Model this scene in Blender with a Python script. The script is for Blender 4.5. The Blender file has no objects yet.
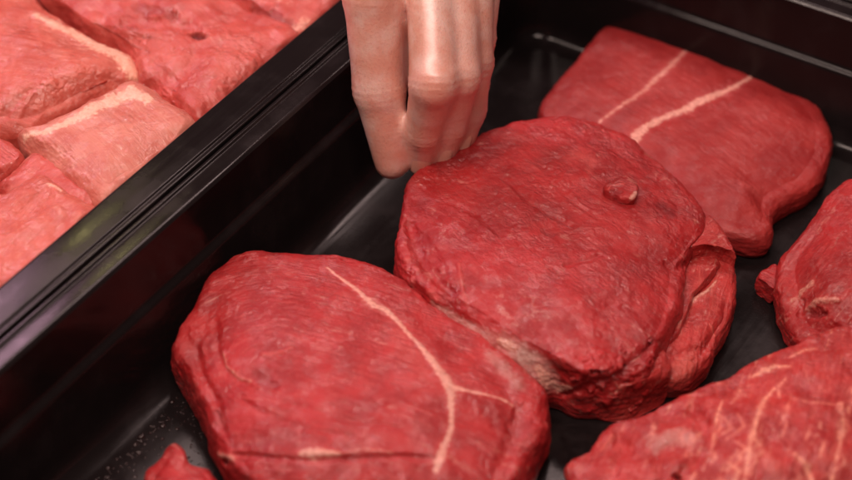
import bpy, math
import numpy as np
from mathutils import Vector, Matrix

# ------------------------------------------------------------------ camera
S = 0.01                                   # everything below is laid out in centimetres
F_PX, PITCH, DIST = 1876.0, math.radians(42), 80.0
CAM = np.array([0, -DIST*math.cos(PITCH), DIST*math.sin(PITCH)])
FW = np.array([0, math.cos(PITCH), -math.sin(PITCH)])
UP = np.array([0, math.sin(PITCH), math.cos(PITCH)])
RT = np.array([1.0, 0, 0])
sc = bpy.context.scene
col = sc.collection
cd = bpy.data.cameras.new('camera')
cam = bpy.data.objects.new('camera', cd); col.objects.link(cam)
cam.location = CAM*S
cam.rotation_euler = (math.pi/2-PITCH, 0, 0)
cd.sensor_width = 36; cd.lens = F_PX/852*36
cd.clip_start = 0.01; cd.clip_end = 50
cd.dof.use_dof = True; cd.dof.focus_distance = 0.760; cd.dof.aperture_fstop = 5.6
sc.camera = cam

# ------------------------------------------------------------------ light
w = bpy.data.worlds.new("World"); sc.world = w; w.use_nodes = True
bg = w.node_tree.nodes['Background']
bg.inputs[0].default_value = (0.85, 0.55, 0.5, 1); bg.inputs[1].default_value = 0.07
def area(name, loc, target, sx, sy, power, color, spread=180):
    d = bpy.data.lights.new(name, 'AREA'); d.shape = 'RECTANGLE'; d.size = sx*S; d.size_y = sy*S
    d.energy = power; d.color = color; d.spread = math.radians(spread)
    o = bpy.data.objects.new(name, d); col.objects.link(o)
    o.location = Vector(loc)*S
    o.rotation_euler = (Vector(target)-Vector(loc)).to_track_quat('-Z', 'Y').to_euler()
    return o
area('display_lamp', (-18, -36, 102), (0, 0, 2), 100, 12, 10.6, (1.0, 0.75, 0.66))
area('rear_glint_light', (10, 60, 98), (4, 0, 0), 90, 14, 7.0, (1.0, 0.72, 0.68))  # unseen light added behind the trays for raking glints on the meat
area('display_tube', (-69, 56, 73), (-69, -14, 3), 70, 8, 4.6, (1.0, 0.55, 0.72))
area('small_amber_lamp', (-29, 66, 72), (-29, -4, 2), 4, 3, 0.08, (1.0, 0.85, 0.35))
sc.view_settings.view_transform = 'Standard'
sc.view_settings.look = 'None'
sc.view_settings.exposure = 0.0
sc.view_settings.gamma = 1.0
sc.cycles.use_denoising = True

# ------------------------------------------------------------------ layout helpers
def P(px, py, z=0.0):
    """point of the scene at height z that the traced outline names"""
    d = FW + RT*(px-426)/F_PX - UP*(py-240)/F_PX
    return CAM + d*(z-CAM[2])/d[2]
def proj(X):
    r = X-CAM; dz = r@FW
    return 426+F_PX*(r@RT)/dz, 240-F_PX*(r@UP)/dz, dz
AZ = math.radians(32.8)
Vd = np.array([math.sin(AZ), math.cos(AZ), 0]); Ud = np.array([math.cos(AZ), -math.sin(AZ), 0])

def tag(o, label=None, cat=None, group=None, kind=None):
    if label: o['label'] = label
    if cat: o['category'] = cat
    if group: o['group'] = group
    if kind: o['kind'] = kind
    return o
def empty(name, loc):
    o = bpy.data.objects.new(name, None); col.objects.link(o)
    o.location = Vector([float(c) for c in loc])*S; o.empty_display_size = 0.02
    return o

# ------------------------------------------------------------------ numpy noise
_r = np.random.RandomState(7)
_perm = np.tile(_r.permutation(256), 3)
_g = _r.normal(size=(256, 3)); _g /= np.linalg.norm(_g, axis=1)[:, None]
def pn(X, seed=0):
    X = np.asarray(X, float)+seed*17.31
    i = np.floor(X).astype(int); f = X-i; u = f*f*f*(f*(f*6-15)+10); i &= 255
    out = 0
    for a in (0, 1):
        wa = u[..., 0] if a else 1-u[..., 0]
        for b in (0, 1):
            wb = wa*(u[..., 1] if b else 1-u[..., 1])
            for c in (0, 1):
                wc = wb*(u[..., 2] if c else 1-u[..., 2])
                h = _perm[_perm[_perm[i[..., 0]+a]+i[..., 1]+b]+i[..., 2]+c]
                g = _g[h]
                out = out+wc*(g[..., 0]*(f[..., 0]-a)+g[..., 1]*(f[..., 1]-b)+g[..., 2]*(f[..., 2]-c))
    return out
def fbm(X, octaves=4, seed=0, rough=0.5):
    X = np.asarray(X, float); s = 0; a = 1.0
    for k in range(octaves):
        s = s+a*pn(X*2**k, seed+k*3); a *= rough
    return s
def sstep(a, b, x):
    t = np.clip((x-a)/(b-a), 0, 1); return t*t*(3-2*t)

# ------------------------------------------------------------------ materials
class NT:
    def __init__(s, name):
        s.m = bpy.data.materials.new(name); s.m.use_nodes = True
        s.t = s.m.node_tree; s.b = s.t.nodes['Principled BSDF']
    def n(s, typ, **kw):
        x = s.t.nodes.new(typ)
        for k, v in kw.items(): setattr(x, k, v)
        return x
    def l(s, a, b): s.t.links.new(a, b)
    def attr(s, name):
        x = s.n('ShaderNodeAttribute'); x.attribute_name = name; return x
    def noise(s, vec, scale, detail=3, rough=0.5, dist=0.0):
        x = s.n('ShaderNodeTexNoise'); x.inputs['Scale'].default_value = scale
        x.inputs['Detail'].default_value = detail; x.inputs['Roughness'].default_value = rough
        x.inputs['Distortion'].default_value = dist
        s.l(vec, x.inputs['Vector']); return x.outputs['Fac']
    def ramp(s, fac, a, b, va=0.0, vb=1.0):
        x = s.n('ShaderNodeMapRange'); x.interpolation_type = 'SMOOTHSTEP'
        for i, v in enumerate((a, b, va, vb)): x.inputs[i+1].default_value = v
        s.l(fac, x.inputs[0]); return x.outputs[0]
    def mul(s, a, b, op='MULTIPLY'):
        x = s.n('ShaderNodeMath', operation=op)
        for i, v in enumerate((a, b)):
            if isinstance(v, (int, float)): x.inputs[i].default_value = v
            else: s.l(v, x.inputs[i])
        return x.outputs[0]
    def mix(s, fac, a, b):
        x = s.n('ShaderNodeMix', data_type='RGBA')
        if isinstance(fac, (int, float)): x.inputs[0].default_value = fac
        else: s.l(fac, x.inputs[0])
        for i, v in ((6, a), (7, b)):
            if isinstance(v, tuple): x.inputs[i].default_value = (*v, 1)
            else: s.l(v, x.inputs[i])
        return x.outputs[2]
    def bump(s, h, dist, strength=1.0, prev=None):
        x = s.n('ShaderNodeBump'); x.inputs['Distance'].default_value = dist
        x.inputs['Strength'].default_value = strength
        s.l(h, x.inputs['Height'])
        if prev is not None: s.l(prev, x.inputs['Normal'])
        return x.outputs[0]

def meat_material(name, deep=(0.31, 0.010, 0.012), bright=(0.46, 0.024, 0.026), streak=(0.60, 0.085, 0.078),
                  streak_amt=0.5, fatc=(0.70, 0.36, 0.28), rough=0.32, grain=1.0, fib_bump=1.0, flecks=0.35, grain_bump=1.0, sss=0.22, relief=1.0, wetness=1.0):
    t = NT(name); b = t.b
    pos = t.attr('cm').outputs['Vector']; fib = t.attr('fib').outputs['Vector']
    big = t.noise(pos, 0.55, 4, 0.6)
    mid = t.noise(pos, 2.6, 4, 0.65)
    fs = t.noise(fib, 1.0, 4, 0.6)                 # long fibres
    ff = t.noise(fib, 2.7, 3, 0.6)                 # fine fibres
    gr = t.noise(pos, 7.0*grain, 5, 0.7)          # fine grain
    c = t.mix(t.ramp(big, 0.35, 0.66), deep, bright)
    c = t.mix(t.mul(t.ramp(mid, 0.50, 0.75), 0.5), c, bright)
    patch = t.ramp(t.noise(pos, 0.8, 3, 0.6, 0.6), 0.36, 0.62, 0.15, 1.0)      # bundles: streaky here, plain there
    c = t.mix(t.mul(t.mul(t.ramp(fs, 0.50, 0.74), streak_amt), patch), c, streak)
    c = t.mix(t.mul(t.mul(t.ramp(ff, 0.54, 0.75), streak_amt*0.7), patch), c, streak)
    c = t.mix(t.mul(t.ramp(fs, 0.46, 0.28), 0.5), c, deep)
    vein = t.noise(fib, 0.55, 3, 0.55, 0.8)
    vm = t.mul(t.mul(t.ramp(vein, 0.615-0.05*flecks, 0.70-0.04*flecks), t.ramp(mid, 0.47, 0.6)), flecks)
    c = t.mix(vm, c, tuple(0.75*p+0.25*q for p, q in zip(fatc, streak)))
    c = t.mix(t.mul(t.ramp(gr, 0.50, 0.72), streak_amt*0.8), c, streak)
    sil = t.attr('silver').outputs['Fac']
    c = t.mix(t.mul(sil, t.ramp(gr, 0.3, 0.6, 0.6, 1.0)), c, (0.60, 0.36, 0.31))
    pale = t.attr('pale').outputs['Fac']
    c = t.mix(pale, c, streak)
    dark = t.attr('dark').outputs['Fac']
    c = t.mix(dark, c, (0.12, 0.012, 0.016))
    fat = t.attr('fat').outputs['Fac']
    fn = t.noise(pos, 7.0, 3, 0.6)
    fm = t.ramp(t.mul(fat, t.mul(t.mul(fn, 0.5, 'SUBTRACT'), 1.3), 'ADD'), 0.12, 0.95)
    fc = t.mix(t.ramp(fn, 0.4, 0.65), fatc, tuple(min(1, q*1.2) for q in fatc))
    c = t.mix(t.mul(fm, 0.80), c, fc)
    t.l(c, b.inputs['Base Color'])
    wet = t.noise(pos, 1.7, 3, 0.6)
    t.l(t.ramp(wet, 0.35, 0.65, rough-0.02, rough+0.26), b.inputs['Roughness'])
    n0 = t.noise(fib, 0.42, 3, 0.55, 0.5)
    n1 = t.bump(n0, 0.0028*fib_bump, 0.35)
    n1 = t.bump(t.noise(pos, 2.2, 4, 0.6), 0.0009*relief, 0.5, n1)
    n1 = t.bump(fs, 0.0007*fib_bump, 0.45, n1)
    n1 = t.bump(ff, 0.0003*fib_bump, 0.5, n1)
    n1 = t.bump(gr, 0.0009*grain_bump, 0.5, n1)
    cn = t.bump(t.noise(pos, 5.0, 3, 0.55), 0.0030*grain_bump, 0.6, t.bump(fs, 0.0012*fib_bump, 0.5))
    t.l(t.ramp(t.noise(pos, 1.3, 4, 0.65), 0.42, 0.60, 0.25*wetness, wetness), b.inputs['Coat Weight'])
    t.l(n1, b.inputs['Normal'])
    b.inputs['Specular IOR Level'].default_value = 0.26
    b.inputs['Coat Weight'].default_value = 0.7
    b.inputs['Coat Roughness'].default_value = 0.14
    b.inputs['Coat IOR'].default_value = 1.6
    t.l(cn, b.inputs['Coat Normal'])
    b.inputs['Subsurface Weight'].default_value = sss
    b.inputs['Subsurface Radius'].default_value = (1.0, 0.22, 0.18)
    b.inputs['Subsurface Scale'].default_value = 0.0022
    return t.m

def plastic_material(name, base=(0.010, 0.0075, 0.0078), rough=0.15, spec=0.2, streaks=True):
    t = NT(name); b = t.b
    tc = t.n('ShaderNodeTexCoord').outputs['Object']
    mp = t.n('ShaderNodeMapping'); t.l(tc, mp.inputs[0]); mp.inputs['Scale'].default_value = (260, 9, 260)
    s1 = t.noise(mp.outputs[0], 1.0, 4, 0.7)
    s2 = t.noise(tc, 35, 4, 0.6)
    s3 = t.noise(tc, 900, 2, 0.5)
    r = t.mul(t.ramp(s1, 0.3, 0.7, rough-0.03, rough+0.04), t.ramp(s2, 0.3, 0.7, -0.04, 0.08), 'ADD')
    t.l(r, b.inputs['Roughness'])
    c = t.mix(t.ramp(s2, 0.45, 0.75), base, tuple(q*1.7 for q in base))
    t.l(c, b.inputs['Base Color'])
    t.l(t.bump(s3, 0.00004, 0.5, t.bump(s1, 0.00001, 0.3)), b.inputs['Normal'])
    b.inputs['Specular IOR Level'].default_value = spec
    return t.m

def simple(name, c, rough, spec=0.5):
    t = NT(name); t.b.inputs['Base Color'].default_value = (*c, 1)
    t.b.inputs['Roughness'].default_value = rough; t.b.inputs['Specular IOR Level'].default_value = spec
    return t.m

# ------------------------------------------------------------------ mesh output
def make_mesh(name, verts, faces, mat, parent=None, attrs=None, smooth=True, origin=None):
    org = np.zeros(3) if origin is None else np.asarray(origin, float)
    me = bpy.data.meshes.new(name)
    v = ((verts-org)*S).astype(np.float32)
    if isinstance(faces, np.ndarray): faces = [faces]
    me.vertices.add(len(v)); me.vertices.foreach_set('co', v.ravel())
    idx = np.concatenate([f.ravel() for f in faces]).astype(np.int32)
    tot = np.concatenate([np.full(len(f), f.shape[1]) for f in faces]).astype(np.int32)
    start = np.concatenate([[0], np.cumsum(tot)[:-1]]).astype(np.int32)
    me.loops.add(len(idx)); me.loops.foreach_set('vertex_index', idx)
    me.polygons.add(len(tot)); me.polygons.foreach_set('loop_start', start)
    me.polygons.foreach_set('use_smooth', np.full(len(tot), smooth))
    me.update(calc_edges=True); me.validate()
    for k, a in (attrs or {}).items():
        if a.ndim == 2:
            at = me.attributes.new(k, 'FLOAT_VECTOR', 'POINT'); at.data.foreach_set('vector', a.astype(np.float32).ravel())
        else:
            at = me.attributes.new(k, 'FLOAT', 'POINT'); at.data.foreach_set('value', a.astype(np.float32))
    me.materials.append(mat)
    o = bpy.data.objects.new(name, me); col.objects.link(o)
    if parent is not None:
        o.parent = parent
        o.location = Vector([float(c) for c in org])*S-parent.location
    else:
        o.location = Vector([float(c) for c in org])*S
    return o

def catmull(C, n):
    """closed Catmull-Rom through rows of C, n samples evenly spaced by arc length"""
    C = np.asarray(C, float); m = len(C); t = np.linspace(0, 1, 24, endpoint=False)[:, None]
    out = []
    for i in range(m):
        a, b, c, d = C[i-1], C[i], C[(i+1) % m], C[(i+2) % m]
        out.append(0.5*((2*b)+(-a+c)*t+(2*a-5*b+4*c-d)*t**2+(-a+3*b-3*c+d)*t**3))
    out = np.vstack(out); closed = np.vstack([out, out[:1]])
    L = np.r_[0, np.cumsum(np.linalg.norm(np.diff(closed[:, :3], axis=0), axis=1))]
    q = np.linspace(0, L[-1], n, endpoint=False)
    return np.stack([np.interp(q, L, closed[:, k]) for k in range(C.shape[1])], 1)

def cut(name, ctrl, centre, mat, parent=None, zc=None, base=0.05, n=720, nt=170, ns=60, feats=(),
        lump=0.12, wrinkle=0.03, fib=None, seed=1, dome=3.2, side_amt=0.65, kk=0.88, edge_noise=0.12, origin=None, wr_scale=2.4, iso=None, grow=0.0, lim=None):
    """a piece of meat: ctrl rows are (outline x, y, z, top-edge x, y, z); centre is (x, y) traced on the top face"""
    rows = []
    for r in ctrl:
        e = P(r[0], r[1], r[2])
        if len(r) == 3:
            e2 = e.copy(); rows.append(np.r_[e, [np.nan]*3, min(kk, 0.75)])
        else: rows.append(np.r_[e, P(r[3], r[4], r[5]), r[6] if len(r) > 6 else kk])
    rows = np.array(rows)
    tz = np.nanmean(rows[:, 5]) if np.isfinite(rows[:, 5]).any() else rows[:, 2].mean()+0.6
    zc = tz+0.15 if zc is None else zc
    cen = P(centre[0], centre[1], zc)
    for r in rows:
        if not np.isfinite(r[3]):
            d = cen[:2]-r[:2]; L = np.linalg.norm(d); ins = min(0.75, L*0.3)
            r[3:5] = r[:2]+d/L*ins; r[5] = min(max(r[2]+0.7, tz-0.5), zc)
    R = catmull(rows, n)
    E, T = R[:, :3].copy(), R[:, 3:6].copy()
    ang = np.linspace(0, 2*np.pi, n, endpoint=False)
    out = E-cen; out[:, 2] = 0; out /= np.linalg.norm(out, axis=1)[:, None]
    en = fbm(E*[1, 1, 0]*1.1+seed, 4, seed)
    E += out*(en*edge_noise+grow)[:, None]
    T += out*grow
    if lim is not None:
        for q_ in (E, T):
            ex = np.maximum(q_@Ud-(lim-(0.15 if q_ is T else 0)), 0); q_ -= ex[:, None]*Ud
    T += out*(fbm(E*[1, 1, 0]*0.9+seed+9, 4, seed+5)*edge_noise*1.2)[:, None]
    G = []
    rr = (np.arange(1, nt+1)/nt)
    for r in rr:                                    # top face
        q = cen+(T-cen)*r
        q[:, 2] = T[:, 2]+(cen[2]-T[:, 2])*(1-r**dome)
        G.append(q)
    k = R[:, 6:7]
    A = T; D = E; B = T+(E-T)*k*[1, 1, 0]; Cc = E.copy(); Cc[:, 2] = E[:, 2]+(T[:, 2]-E[:, 2])*k[:, 0]
    for i in range(1, ns+1):                        # shoulder down to the widest line
        s = i/ns
        G.append((1-s)**3*A+3*s*(1-s)**2*B+3*s*s*(1-s)*Cc+s**3*D)
    nb = max(8, ns//2)
    Bz = E.copy(); Bz[:, 2] = base; Bz -= out*np.clip((E[:, 2]-base)*0.22, 0.12, 0.7)[:, None]
    M = E.copy(); M[:, 2] = E[:, 2]-(E[:, 2]-base)*0.6
    for i in range(1, nb+1):
        s = i/nb; G.append((1-s)**2*E+2*s*(1-s)*M+s*s*Bz)
    for s in (0.93, 0.6, 0.25):
        q = cen+(Bz-cen)*s; q[:, 2] = base; G.append(q)
    G = np.array(G); m = len(G)
    def normals(G):
        du = np.gradient(G, axis=0); dv = np.roll(G, -1, 1)-np.roll(G, 1, 1)
        N = np.cross(du, dv); L = np.linalg.norm(N, axis=2, keepdims=True); N /= np.maximum(L, 1e-9)
        # the outline runs clockwise in the photo: fix the sense from the top face
        if N[3, :, 2].mean() < 0: N = -N
        return N
    N = normals(G)
    row = np.arange(m)[:, None]*np.ones((1, n))
    bot = sstep(nt+ns+nb+1, nt+ns+nb*0.4, row)      # no displacement under the piece
    disp = lump*fbm(G*0.42+seed*3.1, 3, seed)+0.045*fbm(G*1.05+seed, 3, seed+61)
    wr = 1-np.abs(fbm(G*wr_scale*[1, 1, 0.7]+0.35*fbm(G*0.8, 2, seed+2)[..., None], 3, seed+11))*2.6
    disp += 0.32*wrinkle*np.clip(wr, -1, 1)*sstep(-0.5, 0.5, fbm(G*0.6, 2, seed+51))
    side = sstep(nt*0.93, nt+ns*0.4, row)
    disp += side_amt*side*(0.10*fbm(G*[0.9, 0.9, 2.2]+seed, 4, seed+21)+0.05*fbm(G*[2.5, 2.5, 5], 3, seed+4))
    G = G+N*(disp*bot)[..., None]
    N = normals(G)
    V = G.reshape(-1, 3)
    px, py, dz = proj(V)
    fr = ((CAM-V)*N.reshape(-1, 3)).sum(1) > 0
    A_ = {q: np.zeros(len(V)) for q in ('fat', 'silver', 'dark', 'pale')}
    dsp = np.zeros(len(V))
    warp = fbm(V*1.7, 3, seed+31); warp2 = fbm(V*5.0, 2, seed+33)
    scale = dz.mean()/F_PX
    for ft in feats:                                # traced marks are looked up on the surface, then spread in 3-D
        kind, amp, pts = ft[:3]
        soft = ft[3] if len(ft) > 3 else 1.0
        Q = []
        for p in pts:
            d2 = (px-p[0])**2+(py-p[1])**2
            cand = np.where(fr & (d2 < max(9.0, d2[fr].min()*1.5+1)))[0]
            if len(cand) == 0: continue
            j = cand[np.argmin(dz[cand]+np.sqrt(d2[cand])*0.02)]
            Q.append(np.r_[V[j], p[2]*scale])
        if not Q: continue
        if len(Q) == 1: Q.append(Q[0]+1e-4)
        Q = np.array(Q); Q[:, 3] *= 1.0 if kind else 1.7; best = np.full(len(V), 9.0)
        lo = Q[:, :3].min(0)-Q[:, 3].max()*2.5-0.2; hi = Q[:, :3].max(0)+Q[:, 3].max()*2.5+0.2
        sel = np.where(((V > lo) & (V < hi)).all(1))[0]
        Vs = V[sel]; bs = np.full(len(sel), 9.0)
        for a, b in zip(Q[:-1], Q[1:]):
            ab = b[:3]-a[:3]; t = np.clip(((Vs-a[:3])@ab)/max(ab@ab, 1e-9), 0, 1)
            d = np.linalg.norm(Vs-(a[:3]+t[:, None]*ab), axis=1)
            wd = a[3]+(b[3]-a[3])*t
            bs = np.minimum(bs, (d/wd)*(1+0.8*soft*warp[sel])+0.55*soft*warp2[sel])
        best[sel] = bs
        val = sstep(1.65, 0.25, best)
        if kind:
            q = A_[kind.split(':')[0]]; st = float(kind.split(':')[1]) if ':' in kind else 1.0
            np.maximum(q, val*st, out=q)
        if kind and kind.startswith('fat'): np.maximum(A_['pale'], sstep(3.4, 0.4, best)*0.45, out=A_['pale'])
        if amp: dsp += amp*sstep(1.6, 0.0, best)
    V = V+N.reshape(-1, 3)*dsp[:, None]
    # fibre field
    if fib is None: tt = V[:, 0]*0.5+V[:, 1]*0.8
    else: tt = fib(V, px, py)
    tt = tt+0.16*fbm(V*0.6, 4, seed+8)
    z = V[:, 2]
    sx = V[:, 0]*0.45; sy = V[:, 1]*0.45
    FB = np.stack([sx, sy, tt*7.0+z*2.2], 1) if iso is None else np.stack([V[:, 0]*iso[0], V[:, 1]*iso[0], tt*iso[1]+z*2], 1)
    # fibre relief on the mesh itself
    fr_ = fbm(np.stack([sx*1.4, sy*1.4, tt*4.5+z], 1), 3, seed+41)
    V = V+N.reshape(-1, 3)*(0.015*fr_*bot.ravel())[:, None]
    cv = np.array([[cen[0], cen[1], V[:n, 2].mean()], [cen[0], cen[1], base]])
    allv = np.vstack([V, cv])
    def padv(a): return np.vstack([a, a[:1], a[-1:]]) if a.ndim == 2 else np.r_[a, a[:1], a[-1:]]
    i = np.arange(m-1)[:, None]*n; j = np.arange(n)[None]; j2 = (j+1) % n
    quads = np.stack([i+j, i+n+j, i+n+j2, i+j2], -1).reshape(-1, 4)
    cidx = m*n
    jj = np.arange(n)
    tri1 = np.stack([np.full(n, cidx), jj, (jj+1) % n], 1)
    tri2 = np.stack([np.full(n, cidx+1), (m-1)*n+(jj+1) % n, (m-1)*n+jj], 1)
    nrm = np.cross(allv[quads[5, 1]]-allv[quads[5, 0]], allv[quads[5, 2]]-allv[quads[5, 0]])
    if nrm[2] < 0: quads = quads[:, ::-1]; tri1 = tri1[:, ::-1]; tri2 = tri2[:, ::-1]
    at = {k_: padv(a_) for k_, a_ in A_.items()}
    at['fib'] = padv(FB); cmv = padv(V.copy())+seed*7.7; at['cm'] = cmv
    org = np.array([cen[0], cen[1], base]) if origin is None else origin
    return make_mesh(name, allv, [quads, tri1, tri2], mat, parent, at, origin=org)

# ------------------------------------------------------------------ trays
plastic = plastic_material('black glossy plastic')
FRAME = Matrix(((Ud[0], Vd[0], 0), (Ud[1], Vd[1], 0), (0, 0, 1)))
def rrect(u0, u1, v0, v1, rad, seg=14):
    pts = []
    for (cx, cy, a0) in ((u1-rad, v1-rad, 0), (u0+rad, v1-rad, 90), (u0+rad, v0+rad, 180), (u1-rad, v0+rad, 270)):
        for k in range(seg+1):
            a = math.radians(a0+90*k/seg); pts.append((cx+rad*math.cos(a), cy+rad*math.sin(a)))
    return np.array(pts)
def smooth_profile(pts, rad):
    """round each corner of an (offset, z) profile with its own radius"""
    out = [pts[0]]
    for a, b, c, r in zip(pts[:-2], pts[1:-1], pts[2:], rad):
        a, b, c = map(np.array, (a, b, c)); la, lc = np.linalg.norm(a-b), np.linalg.norm(c-b)
        r = min(r, la*0.48, lc*0.48); p0 = b+(a-b)/la*r; p1 = b+(c-b)/lc*r
        for k in range(9):
            t = k/8; out.append(tuple((1-t)**2*p0+2*t*(1-t)*b+t*t*p1))
    out.append(pts[-1]); return out
def sweep(name, rect, rad0, profile, mat, parent, cap_first=True):
    u0, u1, v0, v1 = rect; R = []
    for off, z in profile:
        p = rrect(u0-off, u1+off, v0-off, v1+off, max(rad0+off, 0.2))
        R.append(np.c_[p, np.full(len(p), z)])
    R = np.array(R); m, n = R.shape[:2]; V = R.reshape(-1, 3)
    i = np.arange(m-1)[:, None]*n; j = np.arange(n)[None]; j2 = (j+1) % n
    q = np.stack([i+j, i+n+j, i+n+j2, i+j2], -1).reshape(-1, 4)
    faces = [q]
    if cap_first: faces.append(np.arange(n)[None, :])
    return make_mesh(name, V, faces, mat, parent)
def tray(rect, rot_origin, label, rims):
    r = empty('food_tray', rot_origin); r.rotation_euler = (0, 0, -AZ)
    prof = smooth_profile([(-2.2, 0.0), (0.05, 0.0), (0.55, 3.45), (0.82, 3.62), (1.0, 5.98)], [1.0, 0.25, 0.30])
    body = sweep('basin', rect, 1.6, prof, plastic, r)
    rp = smooth_profile([(1.0, 5.98), (1.12, 6.10), (rims-0.36, 6.09), (rims-0.30, 6.02), (rims-0.22, 6.02), (rims-0.16, 6.10), (rims, 6.10), (rims+0.04, 5.2)],
                        [0.1, 0.04, 0.04, 0.04, 0.04, 0.10])
    rim = sweep('rim', rect, 1.6, rp, plastic, r, cap_first=False)
    for o in (body, rim): o.location = (0, 0, 0)
    out = smooth_profile([(rims-0.02, 5.25), (1.35, 5.25), (0.95, 3.3), (0.3, -0.2), (-1.5, -0.2)], [0.2, 0.2, 0.5])
    sh = sweep('outer_shell', rect, 1.6, out, plastic, r, cap_first=False); sh.location = (0, 0, 0)
    # close the underside
    p = rrect(rect[0]+1.5, rect[1]-1.5, rect[2]+1.5, rect[3]-1.5, 0.3)
    return tag(r, label, 'tray')
# main tray: floor edge at u=-4.1 and v=15.4
t_main = tray((-4.1, 27.5, -33.0, 15.4), (0, 0, 0),
              'large black glossy plastic tray with steps in its wall, holding the deep red steaks', 2.13)
t_left = tray((-39.5, -9.2, -33.0, 15.4), (0, 0, 0),
              'black plastic tray behind the rim at left, heaped with the paler pink meat', 2.83)
t_back = tray((-4.1, 27.5, 20.25, 52.0), (0, 0, 0),
              'empty black plastic tray beyond the far rim in the upper right corner', 2.55)
counter = make_mesh('counter', np.array([[-150, -150, -0.35], [150, -150, -0.35], [150, 150, -0.35], [-150, 150, -0.35]], float),
                    np.array([[0, 1, 2, 3]]), simple('dark counter', (0.02, 0.018, 0.018), 0.4), smooth=False)
tag(counter, kind='structure')

# ------------------------------------------------------------------ steaks in the main tray
red = meat_material('deep red beef')
red_grain = meat_material('cross cut beef', deep=(0.31, 0.010, 0.012), bright=(0.46, 0.024, 0.026), streak_amt=0.42, grain=1.1, fib_bump=0.8)
red_flat = meat_material('smooth red beef', deep=(0.28, 0.016, 0.016), bright=(0.36, 0.030, 0.027), streak=(0.48, 0.075, 0.07), streak_amt=0.2, rough=0.42, fib_bump=0.2, flecks=0.0, grain_bump=0.5, relief=0.35, wetness=0.3)
fresh = meat_material('bright red beef', deep=(0.34, 0.016, 0.017), bright=(0.56, 0.045, 0.042), streak=(0.70, 0.14, 0.11), streak_amt=0.45)
marbled = meat_material('marbled beef', deep=(0.33, 0.012, 0.013), bright=(0.50, 0.036, 0.033), streak=(0.66, 0.14, 0.11), streak_amt=0.5, fatc=(0.76, 0.32, 0.22), flecks=0.7, fib_bump=1.3)

def ray_dist(ax, ay, dx, dy, z):
    a = P(ax, ay, z)[:2]; b = P(dx, dy, z)[:2]; L = np.linalg.norm(b-a); d = (b-a)/L
    def f(V, px, py):
        r = V[:, :2]-a; s = np.maximum(r@d, 0); return np.linalg.norm(r-s[:, None]*d, axis=1)
    return f
def slope(ax, ay, dx, dy, z):
    a = P(ax, ay, z)[:2]; b = P(dx, dy, z)[:2]; d = (b-a)/np.linalg.norm(b-a); nrm = np.array([-d[1], d[0]])
    return lambda V, px, py: V[:, :2]@nrm

# --- round steak in the middle
c0 = P(560, 250, 0)
st = empty('beef_steak', (c0[0], c0[1], 0))
tag(st, 'thick round beef steak in the middle, with grey silverskin edge and loose flaps at right', 'steak')
ctrl = [(402, 208, 2.5, 413, 207, 3.3), (410, 187, 2.7, 421, 194, 3.4), (432, 168, 2.8, 440, 177, 3.5), (470, 148, 2.8, 475, 159, 3.6),
        (500, 136, 2.8, 503, 147, 3.6), (530, 127, 2.8, 530, 139, 3.6), (562, 124, 2.8, 560, 136, 3.6), (592, 129, 2.8, 586, 141, 3.6),
        (620, 142, 2.7, 612, 152, 3.5), (650, 163, 2.6, 642, 171, 3.4), (678, 190, 2.5, 668, 196, 3.3), (700, 216, 2.3, 687, 221, 3.1),
        (704, 243, 2.0, 690, 241, 2.9), (686, 276, 1.7, 672, 266, 2.9), (680, 318, 1.4, 668, 300, 2.9), (666, 360, 1.0, 654, 334, 2.9),
        (645, 397, 0.7, 630, 354, 2.9), (608, 411, 0.6, 604, 371, 3.0), (577, 409, 0.7, 583, 370, 3.0), (557, 396, 1.0, 562, 358, 3.1, 0.1),
        (536, 381, 1.9, 537, 346, 3.1, 0.1), (512, 363, 2.3, 512, 331, 3.2, 0.1), (486, 345, 2.4, 486, 313, 3.3, 0.1), (456, 327, 2.4, 458, 297, 3.3, 0.1),
        (426, 309, 2.2, 437, 279, 3.3), (403, 291, 2.0, 422, 260, 3.2), (395, 268, 2.0, 411, 238, 3.2), (398, 234, 2.1, 409, 220, 3.3)]
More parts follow.
